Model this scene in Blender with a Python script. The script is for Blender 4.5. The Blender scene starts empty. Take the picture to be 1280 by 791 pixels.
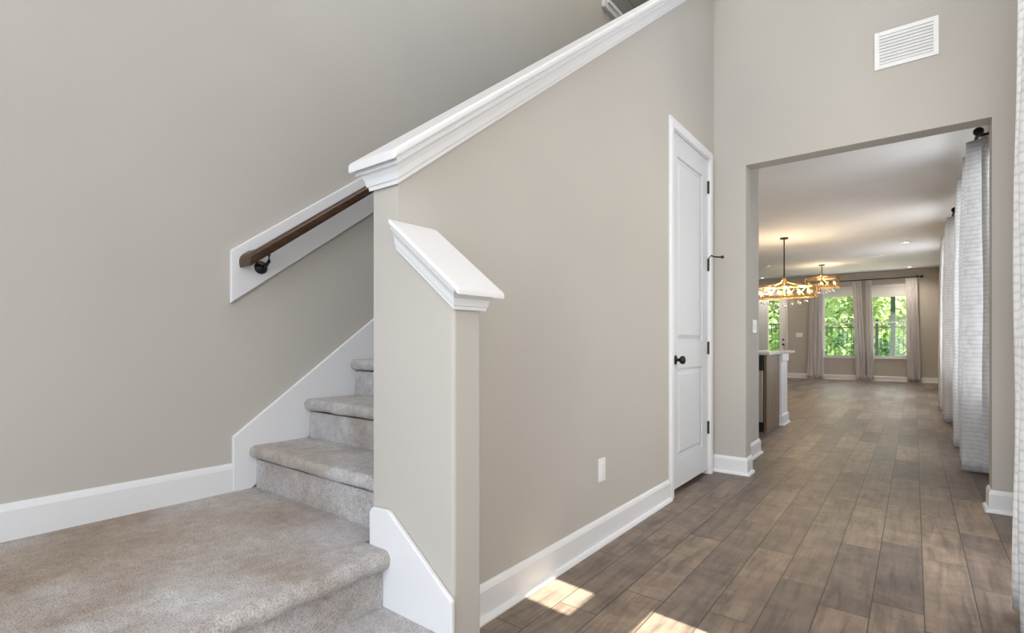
import bpy, bmesh, math, random
from mathutils import Vector, Matrix, noise
random.seed(7)
S = bpy.context.scene
COL = S.collection

# ------------------------------------------------------------------ camera
F_PX, THETA, EYE = 645.0, math.atan(503.0/645.0), 1.05
cd = bpy.data.cameras.new('camera'); cam = bpy.data.objects.new('camera', cd); COL.objects.link(cam)
cam.location = (0, 0, EYE); cam.rotation_euler = (math.pi/2, 0, THETA)
cd.sensor_width = 36.0; cd.lens = 36.0*F_PX/1280.0; cd.shift_y = 31.5/1280.0; cd.clip_start = 0.02; cd.clip_end = 300
S.camera = cam

# ------------------------------------------------------------------ light
S.view_settings.view_transform = 'Standard'; S.view_settings.look = 'None'
S.view_settings.gamma = 1.0; S.view_settings.use_curve_mapping = False
S.view_settings.exposure = 0.0
W = bpy.data.worlds.new('sky'); S.world = W; W.use_nodes = True
wn = W.node_tree; bg = wn.nodes['Background']
sky = wn.nodes.new('ShaderNodeTexSky'); sky.sky_type = 'NISHITA'; sky.sun_disc = False
sky.sun_elevation = math.radians(45); sky.sun_rotation = math.radians(180)
wn.links.new(sky.outputs[0], bg.inputs[0]); bg.inputs[1].default_value = 0.40

def sun(energy):
    l = bpy.data.lights.new('sun', 'SUN'); l.energy = energy; l.angle = 0.009; l.color = (1.0, .96, .82)
    o = bpy.data.objects.new('sun', l); COL.objects.link(o)
    o.location = (8, 1, 12); o.rotation_euler = Vector((-1, .07, -1.19)).to_track_quat('-Z', 'Y').to_euler()   # shines in through the side wall
sun(24.0)
def area_light(name, loc, rot, sx, sy, energy, color=(1, 1, 1)):
    l = bpy.data.lights.new(name, 'AREA'); l.shape = 'RECTANGLE'; l.size = sx; l.size_y = sy; l.energy = energy; l.color = color
    o = bpy.data.objects.new(name, l); COL.objects.link(o); o.location = loc; o.rotation_euler = [math.radians(a) for a in rot]
# daylight entering through the windows, plus fill lights added indoors
area_light('entry_upper_window_light', (-.35, -1.52, 3.4), (90, 0, 0), 1.6, 2.2, 28, (1, .95, .89))      # front wall, upper window, faces +y
area_light('entry_door_light', (-.45, -1.52, 1.40), (90, 0, 0), 1.3, 2.4, 40, (.73, .86, 1))
area_light('foyer_side_fill', (.49, .1, 1.7), (0, 90, 0), 2.8, 1.8, 24, (1, .94, .87))            # added fill in front of the solid side wall, faces -x
area_light('foyer_side_fill', (.49, 2.75, 1.6), (0, 90, 0), 2.9, 1.6, 54, (1, .99, .97))  # fill added to brighten the hall wall, no window behind it
area_light('foyer_top_fill', (-.45, 1.6, 5.62), (0, 0, 0), 1.4, 1.4, 40, (1, .97, .93))  # added overhead fill for floor and carpet, no fixture known here
area_light('side_window_light', (.505, 6.3, 1.55), (0, 90, 0), 1.9, 1.7, 48, (.92, .96, 1))
area_light('side_window_light', (.505, 9.55, 1.55), (0, 90, 0), 1.9, 1.9, 44, (.92, .96, 1))
area_light('side_window_light', (.505, 13.0, 1.55), (0, 90, 0), 1.9, .9, 32, (.95, .97, 1))
area_light('rear_window_light', (-1.65, 16.86, 1.6), (-90, 0, 0), .75, 1.7, 7, (1, 1, .93))
area_light('rear_window_light', (-.53, 16.86, 1.6), (-90, 0, 0), .75, 1.7, 7, (1, 1, .93))
area_light('stairwell_fill', (-1.9, 4.0, 5.62), (0, 0, 0), 0.7, 2.2, 18, (1, .96, .90))  # fill added to lift the dark upper stairwell wall
area_light('kitchen_fill', (-2.6, 7.6, 2.90), (0, 0, 0), 2.0, 2.0, 40, (1, .77, .52))  # added warm fill for the great room and its curtains, not a fixture

# ------------------------------------------------------------------ materials
def mat(name, color=(.8, .8, .8), rough=.5, metal=0.0, spec=.5, emit=None, estr=0.0, trans=0.0, alpha=1.0):
    m = bpy.data.materials.new(name); m.use_nodes = True
    b = m.node_tree.nodes['Principled BSDF']
    b.inputs['Base Color'].default_value = (*color, 1); b.inputs['Roughness'].default_value = rough
    b.inputs['Metallic'].default_value = metal; b.inputs['Specular IOR Level'].default_value = spec
    b.inputs['Transmission Weight'].default_value = trans; b.inputs['Alpha'].default_value = alpha
    if emit: b.inputs['Emission Color'].default_value = (*emit, 1); b.inputs['Emission Strength'].default_value = estr
    return m
class NT:
    def __init__(s, m): s.t = m.node_tree; s.b = s.t.nodes['Principled BSDF']
    def n(s, typ, **kw):
        q = s.t.nodes.new(typ)
        for k, v in kw.items():
            if k.startswith('i_'): q.inputs[k[2:].replace('_', ' ')].default_value = v
            else: setattr(q, k, v)
        return q
    def l(s, a, b): s.t.links.new(a, b)
    def math(s, op, a, b=None):
        q = s.n('ShaderNodeMath', operation=op)
        for i, v in enumerate((a, b)):
            if v is None: continue
            if isinstance(v, (int, float)): q.inputs[i].default_value = v
            else: s.l(v, q.inputs[i])
        return q.outputs[0]
    def ramp(s, fac, stops):
        q = s.n('ShaderNodeValToRGB'); e = q.color_ramp.elements
        while len(e) < len(stops): e.new(.5)
        for k, (p, c) in zip(e, stops): k.position = p; k.color = (*c, 1) if len(c) == 3 else c
        s.l(fac, q.inputs[0]); return q.outputs[0]
    def mix(s, fac, a, b, mode='MIX'):
        q = s.n('ShaderNodeMix', data_type='RGBA', blend_type=mode)
        for sock, v in ((q.inputs[0], fac), (q.inputs[6], a), (q.inputs[7], b)):
            if isinstance(v, (int, float)): sock.default_value = v
            elif isinstance(v, tuple): sock.default_value = (*v, 1)
            else: s.l(v, sock)
        return q.outputs[2]
    def bump(s, h, strength, dist):
        q = s.n('ShaderNodeBump'); q.inputs['Strength'].default_value = strength; q.inputs['Distance'].default_value = dist
        s.l(h, q.inputs['Height']); s.l(q.outputs[0], s.b.inputs['Normal'])

def wall_paint(name, c):
    m = mat(name, c, .85, spec=.25); N = NT(m)
    tc = N.n('ShaderNodeTexCoord'); a = N.n('ShaderNodeTexNoise', i_Scale=1.1, i_Detail=2.0)
    N.l(tc.outputs['Object'], a.inputs['Vector'])
    N.l(N.ramp(a.outputs[0], [(.3, tuple(v*.96 for v in c)), (.7, tuple(v*1.03 for v in c))]), N.b.inputs['Base Color'])
    b = N.n('ShaderNodeTexNoise', i_Scale=140.0, i_Detail=3.0); N.l(tc.outputs['Object'], b.inputs['Vector'])
    N.bump(b.outputs[0], .25, .002)
    return m
PAINT = wall_paint('greige_paint', (.50, .473, .434))
CEIL = wall_paint('ceiling_paint', (.80, .79, .79))
TRIM = mat('white_trim_paint', (.75, .755, .77), .35)
DOORP = mat('white_door_paint', (.66, .68, .71), .4)
BLACK = mat('dark_bronze', (.035, .032, .03), .4, .8)
PLATE = mat('white_plastic', (.85, .85, .85), .35)
STEEL = mat('stainless_steel', (.55, .55, .56), .3, 1.0)
DARKP = mat('black_plastic', (.015, .015, .016), .3)
GREYP = mat('grey_panel', (.22, .22, .22), .6)
GOLD = mat('antique_gold', (.52, .35, .15), .38, 1.0)
BULB = mat('warm_bulb', (1, .8, .5), .4, emit=(1, .72, .36), estr=4.5)
CRYST = mat('crystal', (.95, .95, .95), .05, trans=.6)
LAMP = mat('lamp_diffuser', (1, 1, 1), .4, emit=(1, .93, .82), estr=9)
FENCE = mat('black_metal_fence', (.035, .04, .04), .5)
POSTM = mat('dark_green_post', (.03, .07, .05), .5)
GRANITE = mat('granite', (.6, .6, .58), .15)
VINYL = mat('white_vinyl', (.85, .85, .85), .4)
SHADE = mat('pale_door_panel', (.62, .67, .68), .5)
PATIO = mat('pale_patio', (.62, .60, .55), .9)
CONC = mat('concrete_drive', (.75, .78, .8), .9)

def m_glass():
    m = mat('clear_glass'); t = m.node_tree; out = t.nodes['Material Output']
    tr = t.nodes.new('ShaderNodeBsdfTransparent'); gl = t.nodes.new('ShaderNodeBsdfGlossy'); gl.inputs['Roughness'].default_value = .02
    mx = t.nodes.new('ShaderNodeMixShader'); mx.inputs[0].default_value = .02
    t.links.new(tr.outputs[0], mx.inputs[1]); t.links.new(gl.outputs[0], mx.inputs[2]); t.links.new(mx.outputs[0], out.inputs[0])
    return m
GLASS = m_glass()

def m_planks():
    PW, PL = .1655, .80
    m = mat('wood_look_planks', rough=.42, spec=.28); N = NT(m)
    g = N.n('ShaderNodeNewGeometry'); sp = N.n('ShaderNodeSeparateXYZ'); N.l(g.outputs['Position'], sp.inputs[0])
    xs = N.math('DIVIDE', N.math('ADD', sp.outputs[0], 20*PW-.03), PW)
    row = N.math('FLOOR', xs); fx = N.math('FRACT', xs)
    wn_ = N.n('ShaderNodeTexWhiteNoise', noise_dimensions='1D'); N.l(row, wn_.inputs['W'])
    ys = N.math('ADD', N.math('DIVIDE', N.math('ADD', sp.outputs[1], 20.0), PL), N.math('MULTIPLY', wn_.outputs[0], 1.0))
    pid = N.math('FLOOR', ys); fy = N.math('FRACT', ys)
    w2 = N.n('ShaderNodeTexWhiteNoise', noise_dimensions='2D'); cv = N.n('ShaderNodeCombineXYZ')
    N.l(row, cv.inputs[0]); N.l(pid, cv.inputs[1]); N.l(cv.outputs[0], w2.inputs['Vector'])
    # joints
    dx = N.math('MULTIPLY', N.math('MINIMUM', fx, N.math('SUBTRACT', 1.0, fx)), PW)
    dy = N.math('MULTIPLY', N.math('MINIMUM', fy, N.math('SUBTRACT', 1.0, fy)), PL)
    dj = N.math('MINIMUM', dx, dy)
    joint = N.ramp(N.math('MULTIPLY', dj, 100.0), [(.13, (1, 1, 1)), (.27, (0, 0, 0))])
    # grain: stretched noise, shifted per plank
    gv = N.n('ShaderNodeCombineXYZ')
    N.l(N.math('MULTIPLY', sp.outputs[0], 26.0), gv.inputs[0])
    N.l(N.math('MULTIPLY', sp.outputs[1], 2.6), gv.inputs[1])
    N.l(N.math('MULTIPLY', w2.outputs[0], 60.0), gv.inputs[2])
    gr = N.n('ShaderNodeTexNoise', i_Scale=1.0, i_Detail=5.0, i_Roughness=.65, i_Distortion=.6); N.l(gv.outputs[0], gr.inputs['Vector'])
    bl = N.n('ShaderNodeTexNoise', i_Scale=7.0, i_Detail=3.0); N.l(g.outputs['Position'], bl.inputs['Vector'])
    ch = N.n('ShaderNodeTexNoise', i_Scale=1.0, i_Detail=3.0, i_Distortion=1.0); gv2 = N.n('ShaderNodeCombineXYZ')      # hand-scraped chatter across the board
    N.l(N.math('MULTIPLY', sp.outputs[0], 9.0), gv2.inputs[0]); N.l(N.math('MULTIPLY', sp.outputs[1], 16.0), gv2.inputs[1]); N.l(N.math('MULTIPLY', w2.outputs[0], 30.0), gv2.inputs[2])
    N.l(gv2.outputs[0], ch.inputs['Vector'])
    tone = N.ramp(w2.outputs[0], [(.0, (.138, .112, .097)), (.3, (.176, .140, .116)), (.7, (.215, .168, .134)), (1.0, (.260, .200, .152))])
    c = N.mix(.9, tone, N.ramp(gr.outputs[0], [(.30, (.50, .49, .48)), (.5, (1, 1, 1)), (.70, (1.36, 1.32, 1.26))]), 'MULTIPLY')
    c = N.mix(.45, c, N.ramp(bl.outputs[0], [(.32, (.62, .62, .64)), (.68, (1.28, 1.25, 1.20))]), 'MULTIPLY')
    c = N.mix(.42, c, N.ramp(ch.outputs[0], [(.33, (.70, .69, .68)), (.5, (1, 1, 1)), (.68, (1.22, 1.20, 1.17))]), 'MULTIPLY')
    N.l(N.mix(joint, c, (.060, .050, .042)), N.b.inputs['Base Color'])
    N.l(N.ramp(gr.outputs[0], [(.2, (.36,)*3), (.8, (.52,)*3)]), N.b.inputs['Roughness'])
    h = N.math('ADD', N.math('MULTIPLY', gr.outputs[0], .25), N.math('MULTIPLY', N.math('SUBTRACT', 1.0, joint), 1.0))
    N.bump(h, .35, .002)
    return m
PLANK = m_planks()

def m_carpet():
    m = mat('carpet', rough=.95, spec=.1); N = NT(m)
    g = N.n('ShaderNodeNewGeometry'); P = g.outputs['Position']
    def ns(scale, det, rough=.5):
        q = N.n('ShaderNodeTexNoise', i_Scale=scale, i_Detail=det, i_Roughness=rough); N.l(P, q.inputs['Vector']); return q.outputs[0]
    fine, mid, big = ns(190.0, 2.0), ns(28.0, 4.0, .6), ns(3.2, 4.0, .6)
    c = N.ramp(big, [(.34, (.410, .368, .340)), (.5, (.488, .462, .452)), (.66, (.562, .548, .548))])
    c = N.mix(.8, c, N.ramp(fine, [(.3, (.62, .61, .6)), (.5, (1, 1, 1)), (.7, (1.25, 1.25, 1.25))]), 'MULTIPLY')
    c = N.mix(.6, c, N.ramp(mid, [(.3, (.72, .71, .70)), (.7, (1.2, 1.2, 1.2))]), 'MULTIPLY')
    # worn brownish patch on the landing
    mp = N.n('ShaderNodeMapping'); mp.inputs['Location'].default_value = (2.05*1.4, -.55*1.1, 0); mp.inputs['Scale'].default_value = (1.4, 1.1, 0)
    N.l(P, mp.inputs['Vector']); ln = N.n('ShaderNodeVectorMath', operation='LENGTH'); N.l(mp.outputs[0], ln.inputs[0])
    dm = N.math('ADD', ln.outputs['Value'], N.math('MULTIPLY', N.math('SUBTRACT', big, .5), 1.3))
    c = N.mix(N.ramp(dm, [(.2, (1, 1, 1)), (1.05, (0, 0, 0))]), c, N.mix(1.0, c, (.80, .66, .52), 'MULTIPLY'))
    N.l(c, N.b.inputs['Base Color'])
    N.bump(N.math('ADD', fine, N.math('MULTIPLY', mid, 1.4)), .9, .008)
    try:
        N.b.inputs['Sheen Weight'].default_value = .25
    except KeyError: pass
    return m
CARPET = m_carpet()

def m_wood(name, c1, c2, rough, sc=(3, 40, 40)):
    m = mat(name, rough=rough); N = NT(m)
    tc = N.n('ShaderNodeTexCoord'); mp = N.n('ShaderNodeMapping'); mp.inputs['Scale'].default_value = sc
    N.l(tc.outputs['Object'], mp.inputs['Vector']); q = N.n('ShaderNodeTexNoise', i_Scale=1.0, i_Detail=4.0, i_Distortion=.5); N.l(mp.outputs[0], q.inputs['Vector'])
    N.l(N.ramp(q.outputs[0], [(.3, c1), (.7, c2)]), N.b.inputs['Base Color']); return m
RAILW = m_wood('dark_stained_oak', (.028, .013, .007), (.085, .042, .020), .42, (40, 5, 30))
CABW = m_wood('brown_cabinet_wood', (.13, .085, .052), (.21, .15, .098), .45, (30, 14, 2))

def m_fabric(name, base, line, bw, bh, tr):              # rows of soft puckers, bh high
    m = mat(name, rough=.9, spec=.1); N = NT(m)
    uv = N.n('ShaderNodeUVMap'); sp = N.n('ShaderNodeSeparateXYZ'); N.l(uv.outputs[0], sp.inputs[0])
    rv = N.math('DIVIDE', sp.outputs[1], bh); row = N.math('FLOOR', rv); fr = N.math('FRACT', rv)
    cv = N.n('ShaderNodeCombineXYZ'); N.l(N.math('DIVIDE', sp.outputs[0], bw), cv.inputs[0]); N.l(N.math('MULTIPLY', row, 3.37), cv.inputs[1])
    q = N.n('ShaderNodeTexNoise', i_Scale=1.0, i_Detail=1.0); N.l(cv.outputs[0], q.inputs['Vector'])
    edge = N.math('MULTIPLY', N.math('ABSOLUTE', N.math('SUBTRACT', fr, .5)), 2.0)
    h = N.math('SUBTRACT', N.math('MULTIPLY', q.outputs[0], 1.3), N.math('MULTIPLY', N.math('POWER', edge, 3.0), .55))
    col = N.ramp(h, [(.1, line), (.65, base)])
    N.l(col, N.b.inputs['Base Color']); N.bump(h, .45, .008)
    out = N.t.nodes['Material Output']; t = N.n('ShaderNodeBsdfTranslucent'); N.l(col, t.inputs[0])
    mx = N.n('ShaderNodeMixShader'); mx.inputs[0].default_value = tr
    N.l(N.b.outputs[0], mx.inputs[1]); N.l(t.outputs[0], mx.inputs[2]); N.l(mx.outputs[0], out.inputs[0])
    return m
WHITEF = m_fabric('white_textured_fabric', (.87, .87, .87), (.71, .71, .72), .03, .035, .42)
GREYF = m_fabric('grey_sheer_fabric', (.76, .73, .73), (.74, .71, .71), .5, .5, .30)

def m_leaf(name, c1, c2):
    m = mat(name, rough=.6); N = NT(m)
    g = N.n('ShaderNodeNewGeometry')
    col = N.ramp(g.outputs['Random Per Island'], [(0, c1), (1, c2)])
    N.l(col, N.b.inputs['Base Color'])
    out = N.t.nodes['Material Output']; t = N.n('ShaderNodeBsdfTranslucent'); N.l(col, t.inputs[0])
    mx = N.n('ShaderNodeMixShader'); mx.inputs[0].default_value = .4
    N.l(N.b.outputs[0], mx.inputs[1]); N.l(t.outputs[0], mx.inputs[2]); N.l(mx.outputs[0], out.inputs[0]); return m
LEAF = m_leaf('light_leaves', (.24, .38, .10), (.70, .76, .42))
LEAFD = m_leaf('dark_leaves', (.03, .09, .03), (.12, .22, .08))
BARK = mat('bark', (.12, .09, .07), .9)
GRASS = mat('lawn_green', (.20, .38, .09), .9)

# ------------------------------------------------------------------ mesh helpers
class MB:
    def __init__(s): s.bm = bmesh.new()
    def v(s, *p): return s.bm.verts.new(p)
    def box(s, x0, y0, z0, x1, y1, z1, sh=None):
        c = [(x0,y0,z0),(x1,y0,z0),(x1,y1,z0),(x0,y1,z0),(x0,y0,z1),(x1,y0,z1),(x1,y1,z1),(x0,y1,z1)]
        V = [s.bm.verts.new(sh(p) if sh else p) for p in c]
        for f in ((0,3,2,1),(4,5,6,7),(0,1,5,4),(1,2,6,5),(2,3,7,6),(3,0,4,7)): s.bm.faces.new([V[i] for i in f])
        return s
    def prism(s, pts, vec):                      # pts: 3-D polygon, extruded by vec
        vec = Vector(vec); a = [s.bm.verts.new(p) for p in pts]; b = [s.bm.verts.new(Vector(p)+vec) for p in pts]
        n = len(pts); s.bm.faces.new(a[::-1]); s.bm.faces.new(b)
        for i in range(n): s.bm.faces.new((a[i], a[(i+1) % n], b[(i+1) % n], b[i]))
        return s
    def bar(s, p, q, w, h=None, up=(0, 0, 1)):   # rectangular bar between two points
        p, q = Vector(p), Vector(q); h = h or w; d = (q-p).normalized(); u = Vector(up)
        if abs(d.dot(u)) > .95: u = Vector((1, 0, 0))
        a = d.cross(u).normalized()*w/2; b = a.cross(d).normalized()*h/2
        return s.prism([p-a-b, p+a-b, p+a+b, p-a+b], q-p)
    def tube(s, pts, r, n=12):
        pts = [Vector(p) for p in pts]; rs = r if isinstance(r, (list, tuple)) else [r]*len(pts); rings = []
        for i, p in enumerate(pts):
            d = (pts[min(i+1, len(pts)-1)]-pts[max(i-1, 0)]).normalized()
            u = Vector((0, 0, 1)) if abs(d.z) < .9 else Vector((1, 0, 0))
            a = d.cross(u).normalized(); b = a.cross(d)
            rings.append([s.bm.verts.new(p+(a*math.cos(t)+b*math.sin(t))*rs[i]) for t in [2*math.pi*k/n for k in range(n)]])
        for A, B in zip(rings, rings[1:]):
            for k in range(n): s.bm.faces.new((A[k], A[(k+1) % n], B[(k+1) % n], B[k]))
        s.bm.faces.new(rings[0][::-1]); s.bm.faces.new(rings[-1]); return s
    def lathe(s, prof, c, axis, n=20):           # prof: (radius, distance along axis)
        ax = Vector(axis).normalized(); return s.tube([Vector(c)+ax*d for r, d in prof], [max(r, 1e-4) for r, d in prof], n) if False else s._lathe(prof, Vector(c), ax, n)
    def _lathe(s, prof, c, ax, n):
        u = Vector((0, 0, 1)) if abs(ax.z) < .9 else Vector((1, 0, 0)); a = ax.cross(u).normalized(); b = ax.cross(a); rings = []
        for r, d in prof:
            rings.append([s.bm.verts.new(c+ax*d+(a*math.cos(2*math.pi*k/n)+b*math.sin(2*math.pi*k/n))*max(r, 1e-4)) for k in range(n)])
        for A, B in zip(rings, rings[1:]):
            for k in range(n): s.bm.faces.new((A[k], A[(k+1) % n], B[(k+1) % n], B[k]))
        s.bm.faces.new(rings[0][::-1]); s.bm.faces.new(rings[-1]); return s
    def sweep(s, prof, path, up=(0, 0, 1), shear=None):   # prof: (side offset, along up); mitred along a path lying across 'up'; side = dir x up
        up = Vector(up); path = [Vector(p) for p in path]; n = len(path); rings = []
        ds = [(path[i+1]-path[i]).normalized() for i in range(n-1)]
        for i in range(n):
            sides = [d.cross(up).normalized() for d in ds[max(i-1, 0):min(i+1, n-1)]]
            if len(sides) == 2:
                m = (sides[0]+sides[1]).normalized(); m = m/max(m.dot(sides[0]), .2)
            else: m = sides[0]
            R = []
            for a, b in prof:
                p = path[i]+m*a+up*b
                R.append(s.bm.verts.new(shear(p) if shear else p))
            rings.append(R)
        k = len(prof)
        for A, B in zip(rings, rings[1:]):
            for j in range(k): s.bm.faces.new((A[j], A[(j+1) % k], B[(j+1) % k], B[j]))
        s.bm.faces.new(rings[0][::-1]); s.bm.faces.new(rings[-1]); return s
    def grid(s, fn, nu, nv, uvfn=None):
        uvl = s.bm.loops.layers.uv.verify() if uvfn else None
        V = [[s.bm.verts.new(fn(i/nu, j/nv)) for j in range(nv+1)] for i in range(nu+1)]
        for i in range(nu):
            for j in range(nv):
                f = s.bm.faces.new((V[i][j], V[i+1][j], V[i+1][j+1], V[i][j+1]))
                if uvl:
                    for lp, (a, b) in zip(f.loops, ((i, j), (i+1, j), (i+1, j+1), (i, j+1))): lp[uvl].uv = uvfn(a/nu, b/nv)
        return s
    def build(s, name, m, parent=None, bevel=0, seg=2, smooth=False):
        bmesh.ops.recalc_face_normals(s.bm, faces=s.bm.faces)
        me = bpy.data.meshes.new(name); s.bm.to_mesh(me); s.bm.free(); me.materials.append(m)
        o = bpy.data.objects.new(name, me); COL.objects.link(o)
        if parent is not None:
            o.parent = parent
            root = parent if parent.type == 'EMPTY' else parent.parent      # parts and sub-parts are built in world coordinates
            me.transform(Matrix.Translation(-Vector(root.location)))
        if bevel:
            b = o.modifiers.new('bevel', 'BEVEL'); b.width = bevel; b.segments = seg; b.limit_method = 'ANGLE'; b.angle_limit = math.radians(40)
        if smooth:
            for p in me.polygons: p.use_smooth = True
        return o
def tag(o, label, cat, group=None, kind=None):
    o['label'] = label; o['category'] = cat
    if group: o['group'] = group
    if kind: o['kind'] = kind
    return o
def struct(o, label, cat='wall'): return tag(o, label, cat, kind='structure')
def thing(name, loc, label, cat, group=None, kind=None):
    o = bpy.data.objects.new(name, None); o.empty_display_size = .1; COL.objects.link(o); o.location = loc
    return tag(o, label, cat, group, kind)
def cells(a0, a1, b0, b1, holes):                # rectangle minus rectangular holes -> cells
    A = sorted({a0, a1, *[h[0] for h in holes], *[h[1] for h in holes]}); B = sorted({b0, b1, *[h[2] for h in holes], *[h[3] for h in holes]})
    out = []
    for p, q in zip(A, A[1:]):
        runs = []
        for r, t in zip(B, B[1:]):
            cx, cz = (p+q)/2, (r+t)/2
            if any(h[0] < cx < h[1] and h[2] < cz < h[3] for h in holes): continue
            if runs and abs(runs[-1][1]-r) < 1e-9: runs[-1][1] = t
            else: runs.append([r, t])
        out += [(p, q, r, t) for r, t in runs]
    return out
def wall_x(name, x0, x1, y0, y1, z0, z1, holes, m=PAINT):
    b = MB()
    for p, q, r, t in cells(y0, y1, z0, z1, holes): b.box(x0, p, r, x1, q, t)
    return b.build(name, m)
def wall_y(name, y0, y1, x0, x1, z0, z1, holes, m=PAINT):
    b = MB()
    for p, q, r, t in cells(x0, x1, z0, z1, holes): b.box(p, y0, r, q, y1, t)
    return b.build(name, m)

# ------------------------------------------------------------------ main dimensions
XL, XS, XH, XR = -2.40, -1.416, -1.29, .52      # stair wall, hall wall (stair side / hall side), exterior side wall
YE, YO, YO2, YF = 1.069, 4.33, 4.48, 16.90      # end of hall wall, opening wall, rear wall
XJ0, XJ1, ZH = -1.045, .377, 2.437              # cased opening
ZC, ZF = 2.93, 5.70                             # great room and foyer ceilings
SL = .743                                       # slope of the hall wall cap
RISE, RUN, ZL, YR = .19, .265, .385, 1.145
def capz(y): return 1.555+SL*(y-YE)

# ------------------------------------------------------------------ structure: floor, walls, ceilings
struct(MB().box(-6.1, -1.75, -.12, .67, 17.05, 0).build('floor', PLANK), 'grey-brown wood-look plank floor with thin dark joints', 'floor')
struct(wall_x('wall_left', XL-.15, XL, -1.75, 6.35, 0, ZF, []), 'greige wall running along the carpeted stairs', 'wall')
DY0, DY1, DZ = 3.405, 4.207, 2.505              # closet door opening
def hall_wall():
    b = MB()
    def pc(y0, y1, z0): b.prism([(XS, y0, z0), (XS, y1, z0), (XS, y1, capz(y1)), (XS, y0, capz(y0))], (XH-XS, 0, 0))
    pc(YE, DY0, 0); pc(DY0, DY1, DZ); pc(DY1, 4.9, 0)
    return b.build('wall_hall', PAINT)
struct(hall_wall(), 'greige hall wall with sloped top under the white stair cap', 'wall')
NX, NY = -1.047, 1.19                            # stub wall beside the first steps
def nz(x): return 1.151+.785*(NX-x)
def stub():
    r = .012; pl = [(XH, YE)]
    for k in range(5): a = math.pi/2*k/4; pl.append((NX-r+r*math.sin(a), YE+r-r*math.cos(a)))
    for k in range(5): a = math.pi/2*k/4; pl.append((NX-r+r*math.cos(a), NY-r+r*math.sin(a)))
    pl.append((XH, NY)); b = MB()
    A = [b.bm.verts.new((x, y, 0)) for x, y in pl]; B = [b.bm.verts.new((x, y, nz(x)+.01)) for x, y in pl]; n = len(pl)
    b.bm.faces.new(A[::-1]); b.bm.faces.new(B)
    for k in range(n): b.bm.faces.new((A[k], A[(k+1) % n], B[(k+1) % n], B[k]))
    return b
struct(stub().build('wall_newel', PAINT), 'short greige stub wall with sloped white cap at foot of stairs', 'wall')
struct(wall_y('wall_opening', YO, YO2, XS, XR+.15, 0, ZF, [(XJ0, XJ1, -1, ZH)]), 'pale greige wall with wide cased opening into the great room', 'wall')
struct(MB().box(-6.1, YO2+.001, 0, -1.16, 5.28, ZC).build('wall_kitchen', PAINT), 'greige wall end with light switch just inside the opening', 'wall')
RW = [(5.85, 6.75, .6, 2.45), (9.1, 10.0, .6, 2.45), (12.55, 13.45, .6, 2.45), (-.7, 1.1, 3.4, 5.2), (2.1, 3.7, 3.4, 5.2), (1.605, 1.825, 1.315, 1.75), (1.575, 1.795, 1.87, 2.29)]
struct(wall_x('wall_right', XR, XR+.15, -1.75, 17.05, 0, ZF, RW), 'exterior side wall behind the white curtains', 'wall')
struct(wall_x('wall_far_left', -6.25, -6.1, 4.4, 17.05, 0, ZC, []), 'far side wall of the kitchen', 'wall')
WIN = [(-2.05, -1.25, .62, 2.50), (-.95, -.12, .62, 2.50)]
DOORX = (-3.92, -2.985, 2.44)
struct(wall_y('wall_rear', YF, YF+.15, -6.25, XR+.15, 0, ZC+.1, [WIN[0], WIN[1], (DOORX[0], DOORX[1], -1, DOORX[2])]), 'brown-grey rear wall with two windows and a glazed door', 'wall')
SUNW = [(-1.05, .15, .2, 2.6), (-1.15, .45, 3.30, 5.20)]
struct(wall_y('wall_front', -1.75, -1.6, XL-.15, XR+.15, 0, ZF, SUNW), 'entry wall with door and upper windows', 'wall')
struct(wall_y('wall_stair_end', 6.2, 6.35, XL-.15, XS+.2, 3.1, ZF, []), 'end wall of the stairwell', 'wall')
struct(wall_x('wall_upper', XS-.02, XS+.13, YO2, 6.35, 3.1, ZF, []), 'upper stairwell wall', 'wall')
struct(MB().box(-6.25, YO2, ZC, XR+.15, 17.05, ZC+.12).build('ceiling', CEIL), 'white great room ceiling with recessed lights', 'ceiling')
struct(MB().box(XL-.15, -1.75, ZF, XR+.15, 6.65, ZF+.12).build('ceiling_foyer', CEIL), 'tall white foyer ceiling', 'ceiling')
struct(MB().box(XL, 4.9, 3.08, XS-.03, 6.2, 3.25).build('floor_upper', CARPET), 'carpeted upper hall floor', 'floor')

struct(MB().box(XR+.15, -2.2, 5.45, XR+2.3, 4.5, 5.6).build('sun_blocker', TRIM), 'eave added out of view along the tall foyer side wall to stop sun', 'blocker')  # unseen slab added to block sun from the upper foyer openings
struct(MB().box(XR+.15, 4.5, 2.98, XR+2.4, 17.05, 3.1).build('sun_blocker', TRIM), 'lower eave added out of view to keep sun off the great room side windows', 'blocker')  # unseen slab added so no sun patches reach the great room floor

# baseboards: board with bevelled top and a shoe at the floor
BB = [(0, 0), (.034, 0), (.034, .006), (.028, .018), (.016, .022), (.016, .112), (.011, .126), (.005, .136), (0, .136)]
BL = [(0, 0), (.016, 0), (.016, .100), (.011, .114), (.005, .124), (0, .124)]
def base(name, path, label, prof=BB):
    return struct(MB().sweep(prof, path).build(name, TRIM), label, 'baseboard')
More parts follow.
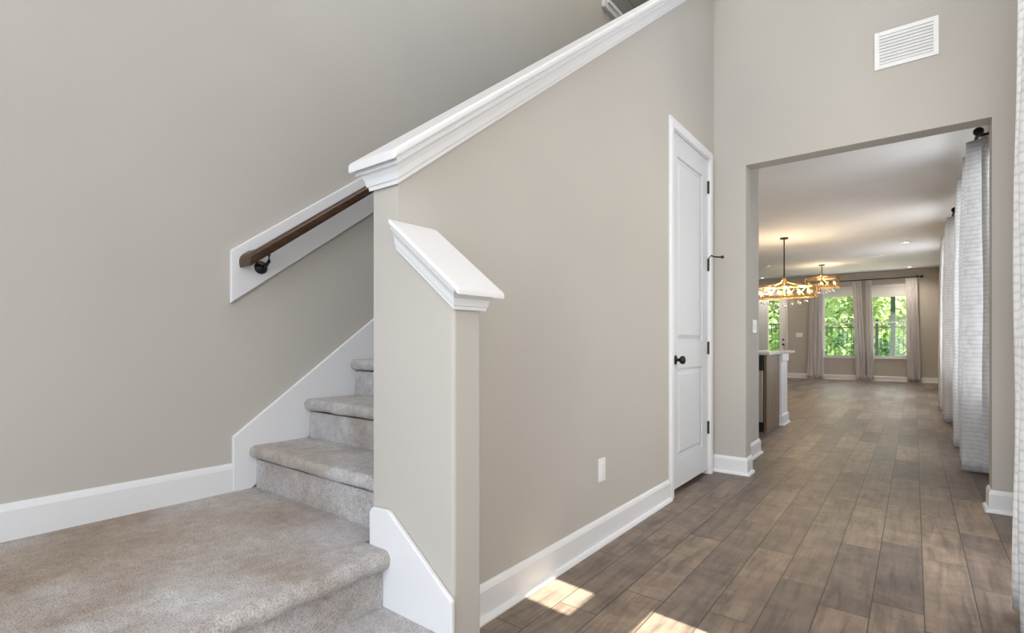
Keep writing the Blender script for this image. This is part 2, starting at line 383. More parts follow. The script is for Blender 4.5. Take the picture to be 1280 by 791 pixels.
# side of a path = dir x up: walking +y puts the side at +x
base('baseboard_hall', [(XH, NY, 0), (XH, DY0-.066, 0)], 'white baseboard along the hall wall up to the closet door')
base('baseboard_opening', [(XH, YO, 0), (XJ0, YO, 0), (XJ0, YO2, 0)][::1], 'white baseboard wrapping the jamb beside the closet door')
base('baseboard_kitchen', [(-1.16, YO2+.04, 0), (-1.16, 5.28, 0), (-2.2, 5.28, 0)], 'white baseboard below the kitchen light switch')
base('baseboard_right', [(XJ1, YO2, 0), (XJ1, YO, 0), (XR, YO, 0)], 'white baseboard wrapping the jamb beside the foyer curtain')
base('baseboard_rear', [(DOORX[1]+.06, YF, 0), (XR, YF, 0)][::-1][::-1], 'white baseboard along the rear wall under the windows')
base('baseboard_side', [(XR, YF, 0), (XR, YO2, 0)], 'white baseboard along the curtained side wall')
base('baseboard_landing', [(XL, -1.6, ZL), (XL, 1.043, ZL)], 'white baseboard above the carpeted landing', BL)

# skirt board beside the steps
SK = [(1.043, ZL-.02), (1.043, .628), (4.6, .628+.727*(4.6-1.043)), (4.6, .628+.727*(4.6-1.043)-.42), (1.1, ZL-.02)]
struct(MB().prism([(XL, y, z) for y, z in SK], (.02, 0, 0)).build('trim_1', TRIM, bevel=.005), 'white sloped skirt board along the wall beside the steps', 'skirt board')
# skirt on the stub wall
NS = [(-1.418, .05), (-1.418, .49), (-1.405, .508), (-1.33, .513), (-1.315, .508), (-1.039, .309), (-1.039, 0), (-1.30, 0)]
struct(MB().prism([(x, YE, z) for x, z in NS], (0, -.018, 0)).build('trim_2', TRIM, bevel=.006, seg=3), 'white sloped skirt board on stub wall beside lower steps', 'skirt board')

# sloped caps: crown moulding wrapped around the wall top, board with rounded nosing above
CR = [(0, 0), (.010, 0), (.012, .013), (.017, .019), (.021, .042), (.030, .062), (.042, .072), (.042, .091), (0, .091)]
def upper_cap():
    root = thing('trim_3', (XH, YE, 1.555), 'white moulded cap along sloped top of the hall wall', 'stair cap', kind='structure')
    sh = lambda p: Vector((p[0], p[1], p[2]+capz(p[1])))
    c = MB().sweep(CR, [(XS, 4.9, 0), (XS, YE, 0), (XH, YE, 0), (XH, 4.9, 0)], shear=sh)
    c.build('crown_moulding', TRIM, root)
    b = MB().box(XS-.058, YE-.062, .091, XH+.058, 4.9, .123, sh=sh); b.build('cap_board', TRIM, root, bevel=.009, seg=3)
upper_cap()
def newel_cap():
    root = thing('trim_4', (XH, YE, nz(XH)), 'white moulded sloped cap on the stub wall', 'stair cap', kind='structure')
    sh = lambda p: Vector((p[0], p[1], p[2]+nz(p[0])))
    CN = [(0, 0), (.010, 0), (.011, .010), (.014, .015), (.018, .038), (.026, .054), (.031, .060), (.031, .073), (0, .073)]
    MB().sweep(CN, [(XH-.001, YE, 0), (NX, YE, 0), (NX, NY, 0), (XH, NY, 0)], shear=sh).build('crown_moulding', TRIM, root)
    MB().box(XH+.0005, YE-.044, .073, NX+.058, NY+.044, .092, sh=sh).build('cap_board', TRIM, root, bevel=.006, seg=3)
newel_cap()

# ------------------------------------------------------------------ stairs
st = thing('staircase', (XL, YR, 0), 'beige-grey carpeted staircase turning from a landing up between the walls', 'stairs')
def nose_prof(back, front, z, t=.055, r=.026, n=6):      # (along, z) tread section with a rounded front edge
    p = [(back, z-t), (back, z)]
    for k in range(n+1):
        a = math.pi/2*(1-k/n); p.append((front+r-math.cos(a)*r, z-r+math.sin(a)*r))
    for k in range(n+1):
        a = math.pi/2*k/n; p.append((front+r-math.cos(a)*r, z-t+r-math.sin(a)*r))
    return p
def carpet_strip(prof3, nseg, amp=.004):                  # prof3(t) -> list of 3-D points of the section at t in 0..1
    b = MB(); rows = []
    for i in range(nseg+1):
        row = []
        for p in prof3(i/nseg):
            p = Vector(p); d = noise.noise_vector(p*9)*amp; row.append(b.bm.verts.new(p+d))
        rows.append(row)
    k = len(rows[0])
    for A, B in zip(rows, rows[1:]):
        for j in range(k): b.bm.faces.new((A[j], A[(j+1) % k], B[(j+1) % k], B[j]))
    b.bm.faces.new(rows[0][::-1]); b.bm.faces.new(rows[-1]); return b
XA, XB = XL+.021, XS-.002
for i in range(11):
    y = YR+RUN*i; z = ZL+RISE*(i+1)
    MB().box(XA, y, z-RISE-.012, XB, y+.05, z-.063).build('riser', CARPET, st)
    pr = nose_prof(y+RUN+.03, y-.030, z)
    carpet_strip(lambda t, pr=pr: [(XA+(XB-XA)*t, q[0], q[1]) for q in pr], 30).build('tread', CARPET, st, smooth=False)
XRZ = -1.345                                               # riser under the landing edge
MB().box(XRZ-.05, -1.58, 0, XRZ, YE-.02, ZL-.067).build('riser', CARPET, st)
def lz(t):
    y = -1.58+(YE-.019+1.58)*t
    return [(-q[0], y, q[1]) for q in nose_prof(1.46, -XRZ-.036, ZL, t=.06, r=.028)]
carpet_strip(lz, 90).build('landing_edge', CARPET, st)
MB().box(XL+.001, -1.58, ZL-.10, -1.44, YR+.02, ZL).build('landing', CARPET, st)
XR2 = XRZ+.275
MB().box(XR2-.05, -1.58, 0, XR2, YE-.02, .2-.064).build('riser', CARPET, st)
def lz2(t):
    y = -1.58+(YE-.019+1.58)*t
    return [(-q[0], y, q[1]) for q in nose_prof(1.37, -XR2-.034, .20, t=.058, r=.027)]
carpet_strip(lz2, 90).build('tread', CARPET, st)

# ------------------------------------------------------------------ handrail on its backing board
RS = .722
BD = [(1.034, 1.220), (1.034, 1.455), (4.5, 1.455+RS*(4.5-1.034)), (4.5, 1.220+RS*(4.5-1.034))]
struct(MB().prism([(XL, y, z) for y, z in BD], (.02, 0, 0)).build('trim_5', TRIM, bevel=.005), 'long white sloped backing board behind the handrail', 'rail board')
XRAIL = XL+.098
def rz(y): return 1.428+RS*(y-1.10)
hr = thing('handrail', (XRAIL, 1.10, 1.402), 'dark brown wooden handrail on the white sloped backing board', 'handrail')
b = MB()
RP = [(-.020, -.028), (.020, -.028), (.024, -.024), (.024, -.017), (.027, -.012), (.027, .012), (.022, .022), (.014, .027), (-.014, .027), (-.022, .022), (-.027, .012), (-.027, -.012), (-.024, -.017), (-.024, -.024)]
shr = lambda p: Vector((p[0], p[1], p[2]+RS*p[1]))
z0 = 1.428-RS*1.10
path = [(XRAIL, 4.4, z0), (XRAIL, 1.095, z0), (XL+.02, 1.095, z0)]
b.sweep(RP, path, shear=shr); b.build('rail', RAILW, hr, bevel=.003)
for yb in (1.165, 2.6):
    b = MB(); zc = rz(yb)-.083
    b.lathe([(.030, 0), (.030, .006), (.024, .012), (.012, .016), (.009, .03)], (XL+.02, yb, zc), (1, 0, 0))
    b.tube([(XL+.045, yb, zc), (XL+.07, yb, zc+.004), (XRAIL, yb, zc+.022), (XRAIL, yb, rz(yb)-.03)], .0075, 10)
    b.build('bracket', BLACK, hr, smooth=True)

# ------------------------------------------------------------------ closet door
d1 = thing('door_1', (XH, (DY0+DY1)/2, 0), 'tall narrow white two-panel closet door in the hall wall', 'door', kind='structure')
CS = [(0, 0), (0, .012), (.008, .017), (.045, .019), (.058, .014), (.064, .009), (.064, 0)]
# casing path runs around the opening, thickness along +x; the side points away from the opening
cp = [(XH, DY1-.008, 0), (XH, DY1-.008, DZ-.008), (XH, DY0+.008, DZ-.008), (XH, DY0+.008, 0)]
def casing():
    b = MB(); up = Vector((1, 0, 0)); best = None
    for pth in (cp, cp[::-1]):
        d = (Vector(pth[1])-Vector(pth[0])).normalized(); side = d.cross(up)
        inward = 1 if pth is cp else -1
        mid = Vector((XH, (DY0+DY1)/2, 0))-Vector(pth[0])
        if side.dot(mid) < 0: best = pth
    b.sweep(CS, best, up=up); return b
casing().build('casing', TRIM, d1)
j = MB(); j.box(XS, DY0, 0, XH+.001, DY0+.012, DZ); j.box(XS, DY1-.012, 0, XH+.001, DY1, DZ); j.box(XS, DY0+.012, DZ-.012, XH+.001, DY1-.012, DZ)
j.build('jamb', TRIM, d1)
SY0, SY1, SZ0, SZ1 = DY0+.015, DY1-.015, .035, DZ-.015
XD = XH-.008                                                # face of the slab
def slab():
    b = MB(); b.box(XD-.04, SY0, SZ0, XD-.015, SY1, SZ1)
    P = [(SY0+.115, SY1-.125, 1.055, SZ1-.15), (SY0+.115, SY1-.125, SZ0+.205, .86)]
    for p, q, r, t in cells(SY0, SY1, SZ0, SZ1, P): b.box(XD-.015, p, r, XD, q, t)
    for p, q, r, t in P:                                    # raised field with sloping border
        e = .016; f = .045
        lo = [(XD-.0148, p+e, r+e), (XD-.0148, q-e, r+e), (XD-.0148, q-e, t-e), (XD-.0148, p+e, t-e)]
        hi = [(XD-.002, p+f, r+f), (XD-.002, q-f, r+f), (XD-.002, q-f, t-f), (XD-.002, p+f, t-f)]
        A = [b.bm.verts.new(v) for v in lo]; B = [b.bm.verts.new(v) for v in hi]
        b.bm.faces.new(B)
        for k in range(4): b.bm.faces.new((A[k], A[(k+1) % 4], B[(k+1) % 4], B[k]))
    return b
sl = slab().build('slab', DOORP, d1, bevel=.002)
for zc in (.37, 1.0, 1.66, 2.275):
    b = MB().tube([(XD+.006, SY1+.006, zc-.05), (XD+.006, SY1+.006, zc+.05)], .008, 10)
    b.box(XD-.001, SY1-.006, zc-.048, XD+.003, SY1+.012, zc+.048); b.build('hinge', BLACK, d1)
b = MB().lathe([(.031, 0), (.031, .006), (.012, .01), (.011, .03), (.022, .036), (.029, .048), (.028, .060), (.018, .068), (0, .069)], (XD, SY0+.07, .925), (1, 0, 0), 20)
b.build('knob', BLACK, sl, smooth=True)
b = MB().tube([(XD+.010, SY1+.006, 1.715), (XD+.024, SY1+.018, 1.735), (XD+.05, SY1+.02, 1.722), (XD+.10, SY1+.024, 1.715)], .006, 10)
b.lathe([(.012, 0), (.012, .014), (.009, .018)], (XD+.10, SY1+.024, 1.715), (1, 0, 0), 12); b.build('door_stop', BLACK, d1)

# ------------------------------------------------------------------ wall fittings
o = thing('power_outlet', (XH, 2.41, .382), 'white wall outlet plate above the hall baseboard', 'outlet')
op = MB().box(XH, 2.373, .322, XH+.007, 2.447, .442).build('plate', PLATE, o, bevel=.003)
b = MB(); b.box(XH+.006, 2.393, .388, XH+.010, 2.427, .418); b.box(XH+.006, 2.393, .346, XH+.010, 2.427, .376); b.build('socket', PLATE, op, bevel=.004)

v = thing('wall_vent', (-.045, YO, 3.035), 'white slatted air vent high on the wall above the opening', 'vent')
VX0, VX1, VZ0, VZ1 = -.217, .125, 2.908, 3.16
b = MB()
for p, q, r, t in cells(VX0, VX1, VZ0, VZ1, [(VX0+.028, VX1-.028, VZ0+.028, VZ1-.028)]): b.box(p, YO-.012, r, q, YO, t)
b.build('frame', PLATE, v, bevel=.002)
MB().box(VX0+.028, YO-.001, VZ0+.028, VX1-.028, YO, VZ1-.028).build('backing', GREYP, v)
for k in range(9):
    z = VZ0+.040+k*.0213
    MB().prism([(VX0+.028, YO-.002, z+.010), (VX0+.028, YO-.004, z+.012), (VX0+.028, YO-.012, z-.008), (VX0+.028, YO-.010, z-.010)], (VX1-VX0-.056, 0, 0)).build('slat', PLATE, v)

s1 = thing('light_switch', (-1.16, 5.10, 1.19), 'white light switch on the wall end inside the opening', 'switch')
p1 = MB().box(-1.16, 5.03, 1.13, -1.153, 5.17, 1.25).build('plate', PLATE, s1, bevel=.002)
for k in (0, 1): MB().box(-1.154, 5.052+k*.046, 1.162, -1.148, 5.082+k*.046, 1.218).build('rocker', PLATE, p1)
s2 = thing('light_switch', (-2.63, YF, 1.248), 'white wide switch plate on rear wall between door and windows', 'switch')
p2 = MB().box(-2.715, YF-.007, 1.185, -2.545, YF, 1.31).build('plate', PLATE, s2, bevel=.002)
for k in range(3): MB().box(-2.70+k*.054, YF-.013, 1.215, -2.667+k*.054, YF-.006, 1.28).build('rocker', PLATE, p2)

# framed grey panel high in the stairwell
g = thing('wall_panel', (XL, 4.5, 4.30), 'grey panel in a white frame high on the stairwell wall', 'panel')
GY0, GY1, GZ0, GZ1 = 4.50, 6.1, 4.31, 5.55
b = MB()
for p, q, r, t in cells(GY0, GY1, GZ0, GZ1, [(GY0+.10, GY1-.10, GZ0+.10, GZ1-.10)]): b.box(XL, p, r, XL+.03, q, t)
for p, q, r, t in cells(GY0+.06, GY1-.06, GZ0+.06, GZ1-.06, [(GY0+.10, GY1-.10, GZ0+.10, GZ1-.10)]): b.box(XL+.03, p, r, XL+.045, q, t)
b.build('frame', TRIM, g, bevel=.003)
b = MB()
for k in range(4): b.box(XL, GY0+.10, GZ0+.10+k*.26, XL+.012, GY1-.10, GZ0+.10+k*.26+.25)
b.box(XL, GY0+.10, GZ0+.10, XL+.004, GY1-.10, GZ1-.10)
b.build('panel_boards', GREYP, g)

# ------------------------------------------------------------------ curtains
def curtain(name, axis, a0, a1, c, amp, waves, z0, z1, m, label, group, flare=0.0, lean=0.0, seed=0):
    # axis 'y': runs along y at x=c with folds in x; axis 'x': runs along x at y=c
    rnd = random.Random(seed); ph = rnd.random()*6
    L = abs(a1-a0)*1.0+waves*amp*3.2
    nu, nv = waves*14, 34
    mid = (a0+a1)/2
    def fn(u, vv):
        z = z0+(z1-z0)*vv
        k = 1-vv                                    # 0 at top
        sp = 1+flare*k
        a = mid+(a0+(a1-a0)*u-mid)*sp+lean*k
        w = math.sin(u*waves*2*math.pi+.35*math.sin(3.1*u*waves+ph))
        A = amp*(.72+.28*min(1, k*2.5))*(1+.18*math.sin(u*waves*1.7+ph))
        e = A*math.copysign(abs(w)**.75, w)+.006*math.sin(z*5+u*20+ph)*k
        a += .012*math.sin(z*3+u*9+ph)*k
        zz = z+(.008*math.sin(u*waves*2*math.pi+1) if vv == 0 else 0)
        return (c+e, a, zz) if axis == 'y' else (a, c+e, zz)
    b = MB().grid(fn, nu, nv, lambda u, vv: (u*L, vv*(z1-z0)))
    o = b.build(name, m, smooth=True)
    sd = o.modifiers.new('thick', 'SOLIDIFY'); sd.thickness = .004
    return tag(o, label, 'curtain', group)
CG = 'white textured curtains along the side wall'
curtain('curtain', 'y', 5.44, 6.00, .39, .075, 4, .015, 2.655, WHITEF, 'white textured floor-length curtain just past the opening, hanging nearest to the jamb', CG, seed=1)
curtain('curtain', 'y', 6.62, 7.15, .39, .075, 4, .015, 2.655, WHITEF, 'white textured curtain on the far side of the first side window', CG, seed=2)
curtain('curtain', 'y', 8.62, 9.14, .39, .078, 4, .015, 2.655, WHITEF, 'white textured curtain at the near side of the second side window', CG, seed=3)
curtain('curtain', 'y', 10.1, 10.65, .39, .078, 4, .015, 2.655, WHITEF, 'white textured curtain closest to the rear wall on the side wall', CG, seed=4)
curtain('curtain', 'y', 2.02, 2.82, .378, .083, 5, .015, 2.86, WHITEF, 'white textured curtain in the foyer in front of the opening wall', 'white textured foyer curtain', seed=5)
def rod(a0, a1, x, z, label, ends=(1, 1), axis='y', cc=None):
    c = (x, (a0+a1)/2, z) if axis == 'y' else ((a0+a1)/2, x, z)
    t = thing('curtain_rod', c, label, 'curtain rod')
    P = (lambda a, dx=0, dz=0: (x+dx, a, z+dz)) if axis == 'y' else (lambda a, dx=0, dz=0: (a, x+dx, z+dz))
    wallc = XR if axis == 'y' else YF
    pole = MB().tube([P(a0), P(a1)], .012, 10).build('pole', BLACK, t)
    ax = (0, 1, 0) if axis == 'y' else (1, 0, 0)
    for a, sgn in ((a0, -1), (a1, 1)):
        MB().lathe([(.013, 0), (.022, .006), (.016, .014), (.030, .03), (.034, .048), (.024, .066), (0, .07)], P(a), tuple(v*sgn for v in ax), 14).build('finial', BLACK, pole, smooth=True)
    for a in (a0+.06, a1-.06):
        b = MB().bar(P(a), P(a, wallc-x), .014, .02); b.bar(P(a, wallc-x-.006, -.05), P(a, wallc-x-.006, .05), .03, .012, up=(1, 0, 0) if axis == 'y' else (0, 1, 0))
        b.build('bracket', BLACK, t)
    return t
rod(5.40, 7.25, .39, 2.672, 'dark curtain rod over the first side window')
rod(8.40, 10.75, .39, 2.672, 'dark curtain rod over the second side window')
rod(.55, 2.90, .385, 2.875, 'dark curtain rod over the foyer window')
GG = 'grey curtains at the rear windows'
YCUR = YF-.10
curtain('curtain', 'x', -2.34, -2.02, YCUR, .022, 4, .03, 2.70, GREYF, 'grey curtain beside the rear window nearest the glazed door', GG, flare=.25, lean=-.03, seed=6)
curtain('curtain', 'x', -1.345, -1.14, YCUR, .022, 3, .03, 2.70, GREYF, 'grey curtain between the rear windows, its half closer to the glazed door', GG, flare=.1, lean=.10, seed=7)
curtain('curtain', 'x', -1.05, -.90, YCUR, .022, 3, .03, 2.70, GREYF, 'grey curtain between the rear windows, its half farther from the glazed door', GG, flare=.2, lean=.05, seed=8)
curtain('curtain', 'x', -.19, .06, YCUR, .022, 4, .03, 2.70, GREYF, 'grey curtain at the rear window farthest from the glazed door', GG, flare=.1, lean=.06, seed=9)
rod(-2.45, .11, YCUR, 2.715, 'long dark curtain rod over both rear windows', axis='x')

# ------------------------------------------------------------------ rear windows and door
for n, (x0, x1, z0, z1) in enumerate(WIN):
    w = thing('window_%d' % (n+1), ((x0+x1)/2, YF, z0), ['white double-hung rear window closer to the glazed door', 'white double-hung rear window farther from the glazed door'][n], 'window', kind='structure')
    b = MB()
    for p, q, r, t in cells(x0, x1, z0, z1, [(x0+.05, x1-.05, z0+.05, z0+.93), (x0+.05, x1-.05, z0+.97, z1-.05)]): b.box(p, YF+.07, r, q, YF+.12, t)
    fr = b.build('frame', VINYL, w)
    MB().box(x0+.05, YF+.092, z0+.05, x1-.05, YF+.098, z1-.05).build('pane', GLASS, fr)
    MB().box(x0-.04, YF-.03, z0-.03, x1+.04, YF+.07, z0).build('sill', TRIM, w, bevel=.004)
    MB().box(x0, YF-.02, z1-.02, x1, YF, z1+.06).build('head_trim', TRIM, w)
    rb = thing('roller_blind', ((x0+x1)/2, YF+.03, z1), ['raised white blind at top of the rear window closer to the door', 'raised white blind at top of the rear window farther from the door'][n], 'blind', 'white blinds at the rear windows')
    MB().box(x0+.01, YF+.005, z1-.075, x1-.01, YF+.06, z1-.003).build('head_rail', VINYL, rb)
    MB().box(x0+.015, YF+.02, z1-(.20, .26)[n], x1-.015, YF+.045, z1-.075).build('slat_stack', VINYL, rb)
    # glazing of the side windows
for n, (y0, y1, z0, z1) in enumerate(RW[:3]):
    w = thing('window_%d' % (n+3), (XR, (y0+y1)/2, z0), ['side window behind the first pair of white curtains', 'side window behind the second pair of white curtains', 'third side window towards the rear wall'][n], 'window', kind='structure')
    b = MB()
    for p, q, r, t in cells(y0, y1, z0, z1, [(y0+.05, y1-.05, z0+.05, (z0+z1)/2-.02), (y0+.05, y1-.05, (z0+z1)/2+.02, z1-.05)]): b.box(XR+.07, p, r, XR+.12, q, t)
    fr = b.build('frame', VINYL, w)
    MB().box(XR+.092, y0+.05, z0+.05, XR+.098, y1-.05, z1-.05).build('pane', GLASS, fr)
d2 = thing('door_2', ((DOORX[0]+DOORX[1])/2, YF, 0), 'white glazed door in the rear wall with dark knob and deadbolt', 'door', kind='structure')
X0, X1, ZD = DOORX
b = MB(); b.box(X1, YF-.018, 0, X1+.06, YF, ZD+.06); b.box(X0-.06, YF-.018, 0, X0, YF, ZD+.06); b.box(X0, YF-.018, ZD, X1, YF, ZD+.06); b.build('casing', TRIM, d2)
b = MB()
for p, q, r, t in cells(X0+.004, X1-.004, .01, ZD-.004, [(-3.45, -3.155, .28, ZD-.16)]): b.box(p, YF+.03, r, q, YF+.075, t)
lf = b.build('leaf', VINYL, d2)
MB().box(X0+.03, YF+.022, .05, -3.475, YF+.03, ZD-.10).build('side_panel', SHADE, d2)
MB().box(-3.46, YF+.05, .27, -3.145, YF+.056, ZD-.15).build('pane', GLASS, lf)
for zc, r in ((.97, .030), (1.11, .026)):
    MB().lathe([(r, 0), (r, .008), (r*.4, .012), (r*.45, .03), (r*.95, .04), (r*.8, .055), (0, .06)], (-3.05, YF+.03, zc), (0, -1, 0), 14).build('knob', BLACK, lf)

# ------------------------------------------------------------------ island and dishwasher
XI, YI = -1.34, 6.486
isl = thing('kitchen_island', (-2.4, 7.0, 0), 'brown kitchen island with pale stone top and white end post', 'island')
b = MB(); b.box(-4.0, YI+.02, .1, -2.03, 7.2, .895); b.box(-2.03, YI+.58, .0, XI-.03, 7.2, .895); b.box(-4.0, YI+.09, 0, -2.03, 7.2, .1); b.build('cabinet_body', CABW, isl)
MB().box(XI-.03, YI, 0, XI, 7.2, .895).build('end_panel', CABW, isl, bevel=.002)
MB().box(-4.0, 7.2, 0, XI+.025, 7.56, .895).build('post', TRIM, isl, bevel=.003)
MB().sweep(BB, [(-3.9, 7.56, 0), (XI+.025, 7.56, 0), (XI+.025, 7.2, 0), (XI+.0, 7.2, 0)][::-1]).build('plinth', TRIM, isl)
MB().box(XI-.02, 7.19, .80, XI+.04, 7.57, .895).build('capital', TRIM, isl, bevel=.006)
MB().box(-4.05, YI-.035, .895, XI+.035, 8.05, .930).build('countertop', GRANITE, isl, bevel=.005)
dw = thing('dishwasher', (-1.72, YI, 0), 'stainless dishwasher with black control strip under the island counter', 'dishwasher')
MB().box(-2.02, YI+.0, .11, XI-.034, YI+.57, .885).build('body', DARKP, dw)
dp = MB().box(-2.015, YI-.022, .12, XI-.037, YI, .715).build('door_panel', STEEL, dw, bevel=.004)
MB().box(-2.015, YI-.022, .72, XI-.037, YI, .885).build('control_strip', DARKP, dw, bevel=.003)
MB().box(-2.015, YI+.05, 0, XI-.037, YI+.07, .11).build('toe_kick', DARKP, dw)
MB().tube([(-1.95, YI-.05, .665), (XI-.11, YI-.05, .665)], .009, 10).build('handle', STEEL, dp)

# ------------------------------------------------------------------ chandeliers
def chandelier(x, y, zc, L, D, z0, z1, hub, nb, label, mid_lat):
    t = thing('chandelier', (x, y, zc), label, 'chandelier', 'gold lattice chandeliers')
    MB().lathe([(.07, 0), (.07, -.02), (.05, -.03), (.01, -.035)], (x, y, zc), (0, 0, 1), 18).build('canopy', BLACK, t)
    MB().tube([(x, y, zc-.03), (x, y, hub)], .011, 10).build('rod', BLACK, t)
    b = MB(); xs, ys = (x-L/2, x+L/2), (y-D/2, y+D/2)
    for z in (z0, z1):
        for yy in ys: b.bar((xs[0], yy, z), (xs[1], yy, z), .022, .024)
        for xx in xs: b.bar((xx, ys[0], z), (xx, ys[1], z), .022, .024)
    for xx in xs:
        for yy in ys: b.bar((xx, yy, z0), (xx, yy, z1), .022)
    b.build('frame', GOLD, t)
    b = MB()
    for yy in ys:
        n = max(3, round(L/.16))
        for k in range(n):
            a, c = xs[0]+L*k/n, xs[0]+L*(k+1)/n
            b.bar((a, yy, z0), (c, yy, z1), .007); b.bar((a, yy, z1), (c, yy, z0), .007)
    for xx in xs:
        n = max(2, round(D/.17))
        for k in range(n):
            a, c = ys[0]+D*k/n, ys[0]+D*(k+1)/n
            b.bar((xx, a, z0), (xx, c, z1), .007); b.bar((xx, a, z1), (xx, c, z0), .007)
    b.build('lattice', GOLD, t)
    b = MB()
    for sx in (-1, 1):
        for sy in (-1, 1):
            b.tube([(x, y, hub), (x+sx*L*.06, y+sy*D*.10, hub-(hub-z1)*.55), (x+sx*L*.2, y+sy*D*.3, z1+.03), (x+sx*L*.42, y+sy*D*.5, z1)], .008, 8)
    b.tube([(x, y, hub), (x, y, z0+.02)], .014, 10); b.bar((x-L/2, y, z0+.01), (x+L/2, y, z0+.01), .016)
    b.build('arms', GOLD, t)
    for k in range(nb):
        for yy in (y-D*.22, y+D*.22):
            xx = x-L*.40+L*.80*k/(nb-1)
            ca = MB().tube([(xx, yy, z0+.01), (xx, yy, z0+.06)], .010, 8).build('candle', GOLD, t)
            MB().lathe([(.009, .06), (.016, .075), (.017, .09), (.011, .112), (.003, .13)], (xx, yy, z0), (0, 0, 1), 10).build('bulb', BULB, ca, smooth=True)
    for k in range(7):
        for yy in (y-D*.3, y+D*.3):
            xx = x-L*.36+L*.72*k/6
            dz = .05+.07*(1-abs(k-3)/3)
            b = MB().tube([(xx, yy, z0), (xx, yy, z0-dz)], .0015, 5)
            b.lathe([(.001, 0), (.016, -.02), (.020, -.034), (.012, -.052), (.001, -.06)], (xx, yy, z0-dz), (0, 0, 1), 8); b.build('crystal_drop', CRYST, t)
    for xx in ((x-L*.28, x, x+L*.28) if L > .8 else (x,)):
        l = bpy.data.lights.new('chandelier_glow', 'POINT'); l.energy = 19; l.color = (1, .74, .46); l.shadow_soft_size = .06
        lo = bpy.data.objects.new('chandelier_glow', l); COL.objects.link(lo); lo.location = (xx, y, z0+.16)
chandelier(-1.86, 10.4, ZC, .98, .36, 1.85, 2.045, 2.21, 6, 'long gold lattice chandelier with crystals, hanging closer to the island', True)
chandelier(-1.785, 14.6, ZC, .66, .50, 2.375, 2.60, 2.70, 3, 'smaller gold lattice chandelier hanging near the rear windows', True)

# ------------------------------------------------------------------ ceiling fittings
for x, y, lb in ((-.12, 12.25, 'glowing recessed ceiling light farther from the rear wall'), (-.097, 16.3, 'glowing recessed ceiling light close to the rear window corner'), (-3.52, 16.45, 'glowing recessed ceiling light above the glazed door')):
    t = thing('recessed_light', (x, y, ZC), lb, 'ceiling light', 'recessed ceiling lights')
    MB().lathe([(.072, 0), (.095, 0), (.095, -.006), (.072, -.010)], (x, y, ZC), (0, 0, 1), 24).build('trim_ring', PLATE, t)
    MB().lathe([(.0, -.003), (.072, -.003), (.072, -.009), (.0, -.011)], (x, y, ZC), (0, 0, 1), 24).build('diffuser', LAMP, t)
    l = bpy.data.lights.new('recessed_glow', 'SPOT'); l.energy = 70; l.color = (1, .86, .70); l.spot_size = math.radians(150); l.spot_blend = 1.0; l.shadow_soft_size = .07
    lo = bpy.data.objects.new('recessed_glow', l); COL.objects.link(lo); lo.location = (x, y, ZC-.03)
sd = thing('smoke_detector', (-2.87, 13.9, ZC), 'small white smoke detector on the great room ceiling', 'smoke detector')
MB().lathe([(.07, 0), (.07, -.02), (.055, -.038), (0, -.04)], (-2.87, 13.9, ZC), (0, 0, 1), 20).build('body', PLATE, sd)
cv = thing('ceiling_vent', (-.70, 13.8, ZC), 'flat white air vent on the great room ceiling', 'vent')
MB().box(-.90, 13.72, ZC-.008, -.50, 13.88, ZC).build('frame', PLATE, cv)
for k in range(5): MB().box(-.88, 13.735+k*.028, ZC-.014, -.52, 13.747+k*.028, ZC-.007).build('slat', PLATE, cv)

# ------------------------------------------------------------------ outside the rear windows
struct(MB().box(-30, 17.06, -.25, 30, 60, -.12).build('ground', GRASS), 'sunlit green lawn behind the house', 'lawn')
struct(MB().box(-6.3, 17.06, -.118, 3, 19.2, -.09).build('patio', PATIO), 'pale patio outside the rear windows', 'patio')
struct(MB().box(-1.5, 24.5, -.118, 12, 27.5, -.10).build('path', CONC), 'pale path beyond the garden fence', 'path')
fn_ = thing('garden_fence', (-3, 20.5, -.12), 'black metal picket fence behind the house', 'fence')
for z in (.05, 1.50, 1.66): MB().box(-8.2, 20.485, z, 2.2, 20.515, z+.035).build('rail', FENCE, fn_)
for k in range(5): MB().box(-7.9+k*2.3, 20.46, -.12, -7.82+k*2.3, 20.54, 1.78).build('post', FENCE, fn_)
for k in range(88): MB().box(-8.1+k*.115, 20.49, 0, -8.087+k*.115, 20.504, 1.70).build('picket', FENCE, fn_)
pp = thing('porch_post', (-.47, 18.3, -.09), 'dark green square post outside the rear window', 'post')
MB().box(-.535, 18.25, -.09, -.425, 18.36, 3.2).build('shaft', POSTM, pp, bevel=.005)
MB().box(-.56, 18.225, -.09, -.40, 18.385, .03).build('base', POSTM, pp)

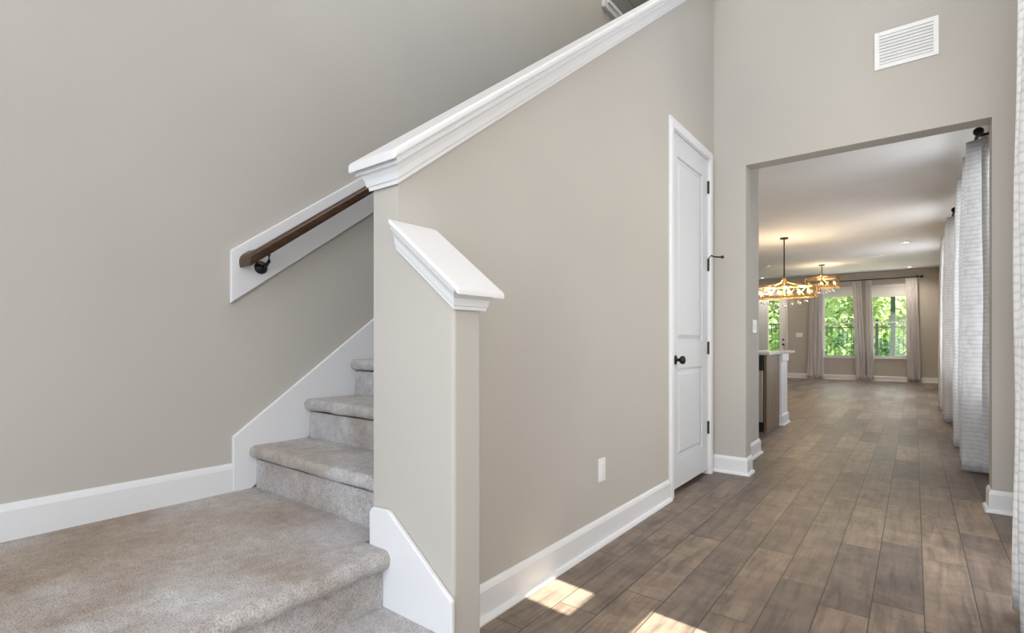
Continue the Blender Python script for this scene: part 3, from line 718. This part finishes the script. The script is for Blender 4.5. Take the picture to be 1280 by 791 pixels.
def foliage(c, r, n, size, seed):
    rnd = random.Random(seed); b = MB()
    clumps = [(Vector((rnd.gauss(0, .5), rnd.gauss(0, .5), rnd.gauss(0, .45))), .3+.3*rnd.random()) for _ in range(14)]
    for i in range(n):
        cc, cr = rnd.choice(clumps)
        d = Vector((rnd.gauss(0, 1), rnd.gauss(0, 1), rnd.gauss(0, 1))).normalized()*cr*(rnd.random()**.4)
        p = Vector((c[0]+(cc.x+d.x)*r[0], c[1]+(cc.y+d.y)*r[1], max(c[2]+(cc.z+d.z)*r[2], -.1)))
        a = Vector((rnd.gauss(0, 1), rnd.gauss(0, 1), rnd.gauss(0, 1))).normalized(); e = a.orthogonal().normalized()
        s = size*(.6+.8*rnd.random())
        V = [b.bm.verts.new(q) for q in (p-a*s, p-e*s*.45, p+a*s, p+e*s*.45)]; b.bm.faces.new(V)
    return b
def tree(x, y, h, r, n, size, label, name, cat, m, seed, cz=None, group='trees beyond the fence'):
    t = thing(name, (x, y, -.12), label, cat, group)
    if name == 'tree': MB().tube([(x, y, -.12), (x+.1, y, h*.3), (x, y+.1, h*.6)], [.14, .11, .06], 8).build('trunk', BARK, t)
    foliage((x, y, cz if cz is not None else h*.55), (r, r, h*.5), n, size, seed).build('crown', m, t)
tree(-10.4, 28, 7, 1.3, 3000, .17, 'light green tree seen through the glazed door', 'tree', 'tree', LEAF, 1)
tree(-5.8, 28.5, 7, 1.3, 3500, .17, 'light green tree standing between the glazed door and windows', 'tree', 'tree', LEAF, 2)
tree(-2.0, 28, 7, 1.3, 3500, .17, 'light green tree behind the rear window closer to the door', 'tree', 'tree', LEAF, 3)
tree(1.3, 28, 7, 1.6, 3500, .17, 'light green tree behind the rear window farther from the door', 'tree', 'tree', LEAF, 4)
tree(-1.15, 23, 1.7, .8, 1800, .08, 'dark rounded shrub behind the fence by the green post', 'shrub', 'shrub', LEAFD, 6, .7, 'shrubs beyond the fence')
tree(-3.9, 23.5, 1.5, .8, 1800, .09, 'dark low shrub behind the fence by the window closer to the door', 'shrub', 'shrub', LEAFD, 7, .5, 'shrubs beyond the fence')
tree(-6.9, 23.5, 1.7, .8, 1800, .09, 'dark low shrub behind the fence beyond the glazed door', 'shrub', 'shrub', LEAFD, 8, .5, 'shrubs beyond the fence')
hd = foliage((-3, 36, 1.6), (14, 1.6, 2.7), 9000, .34, 11).build('hedge', LEAF)
tag(hd, 'tall leafy green hedge behind the trees', 'hedge', kind='stuff')
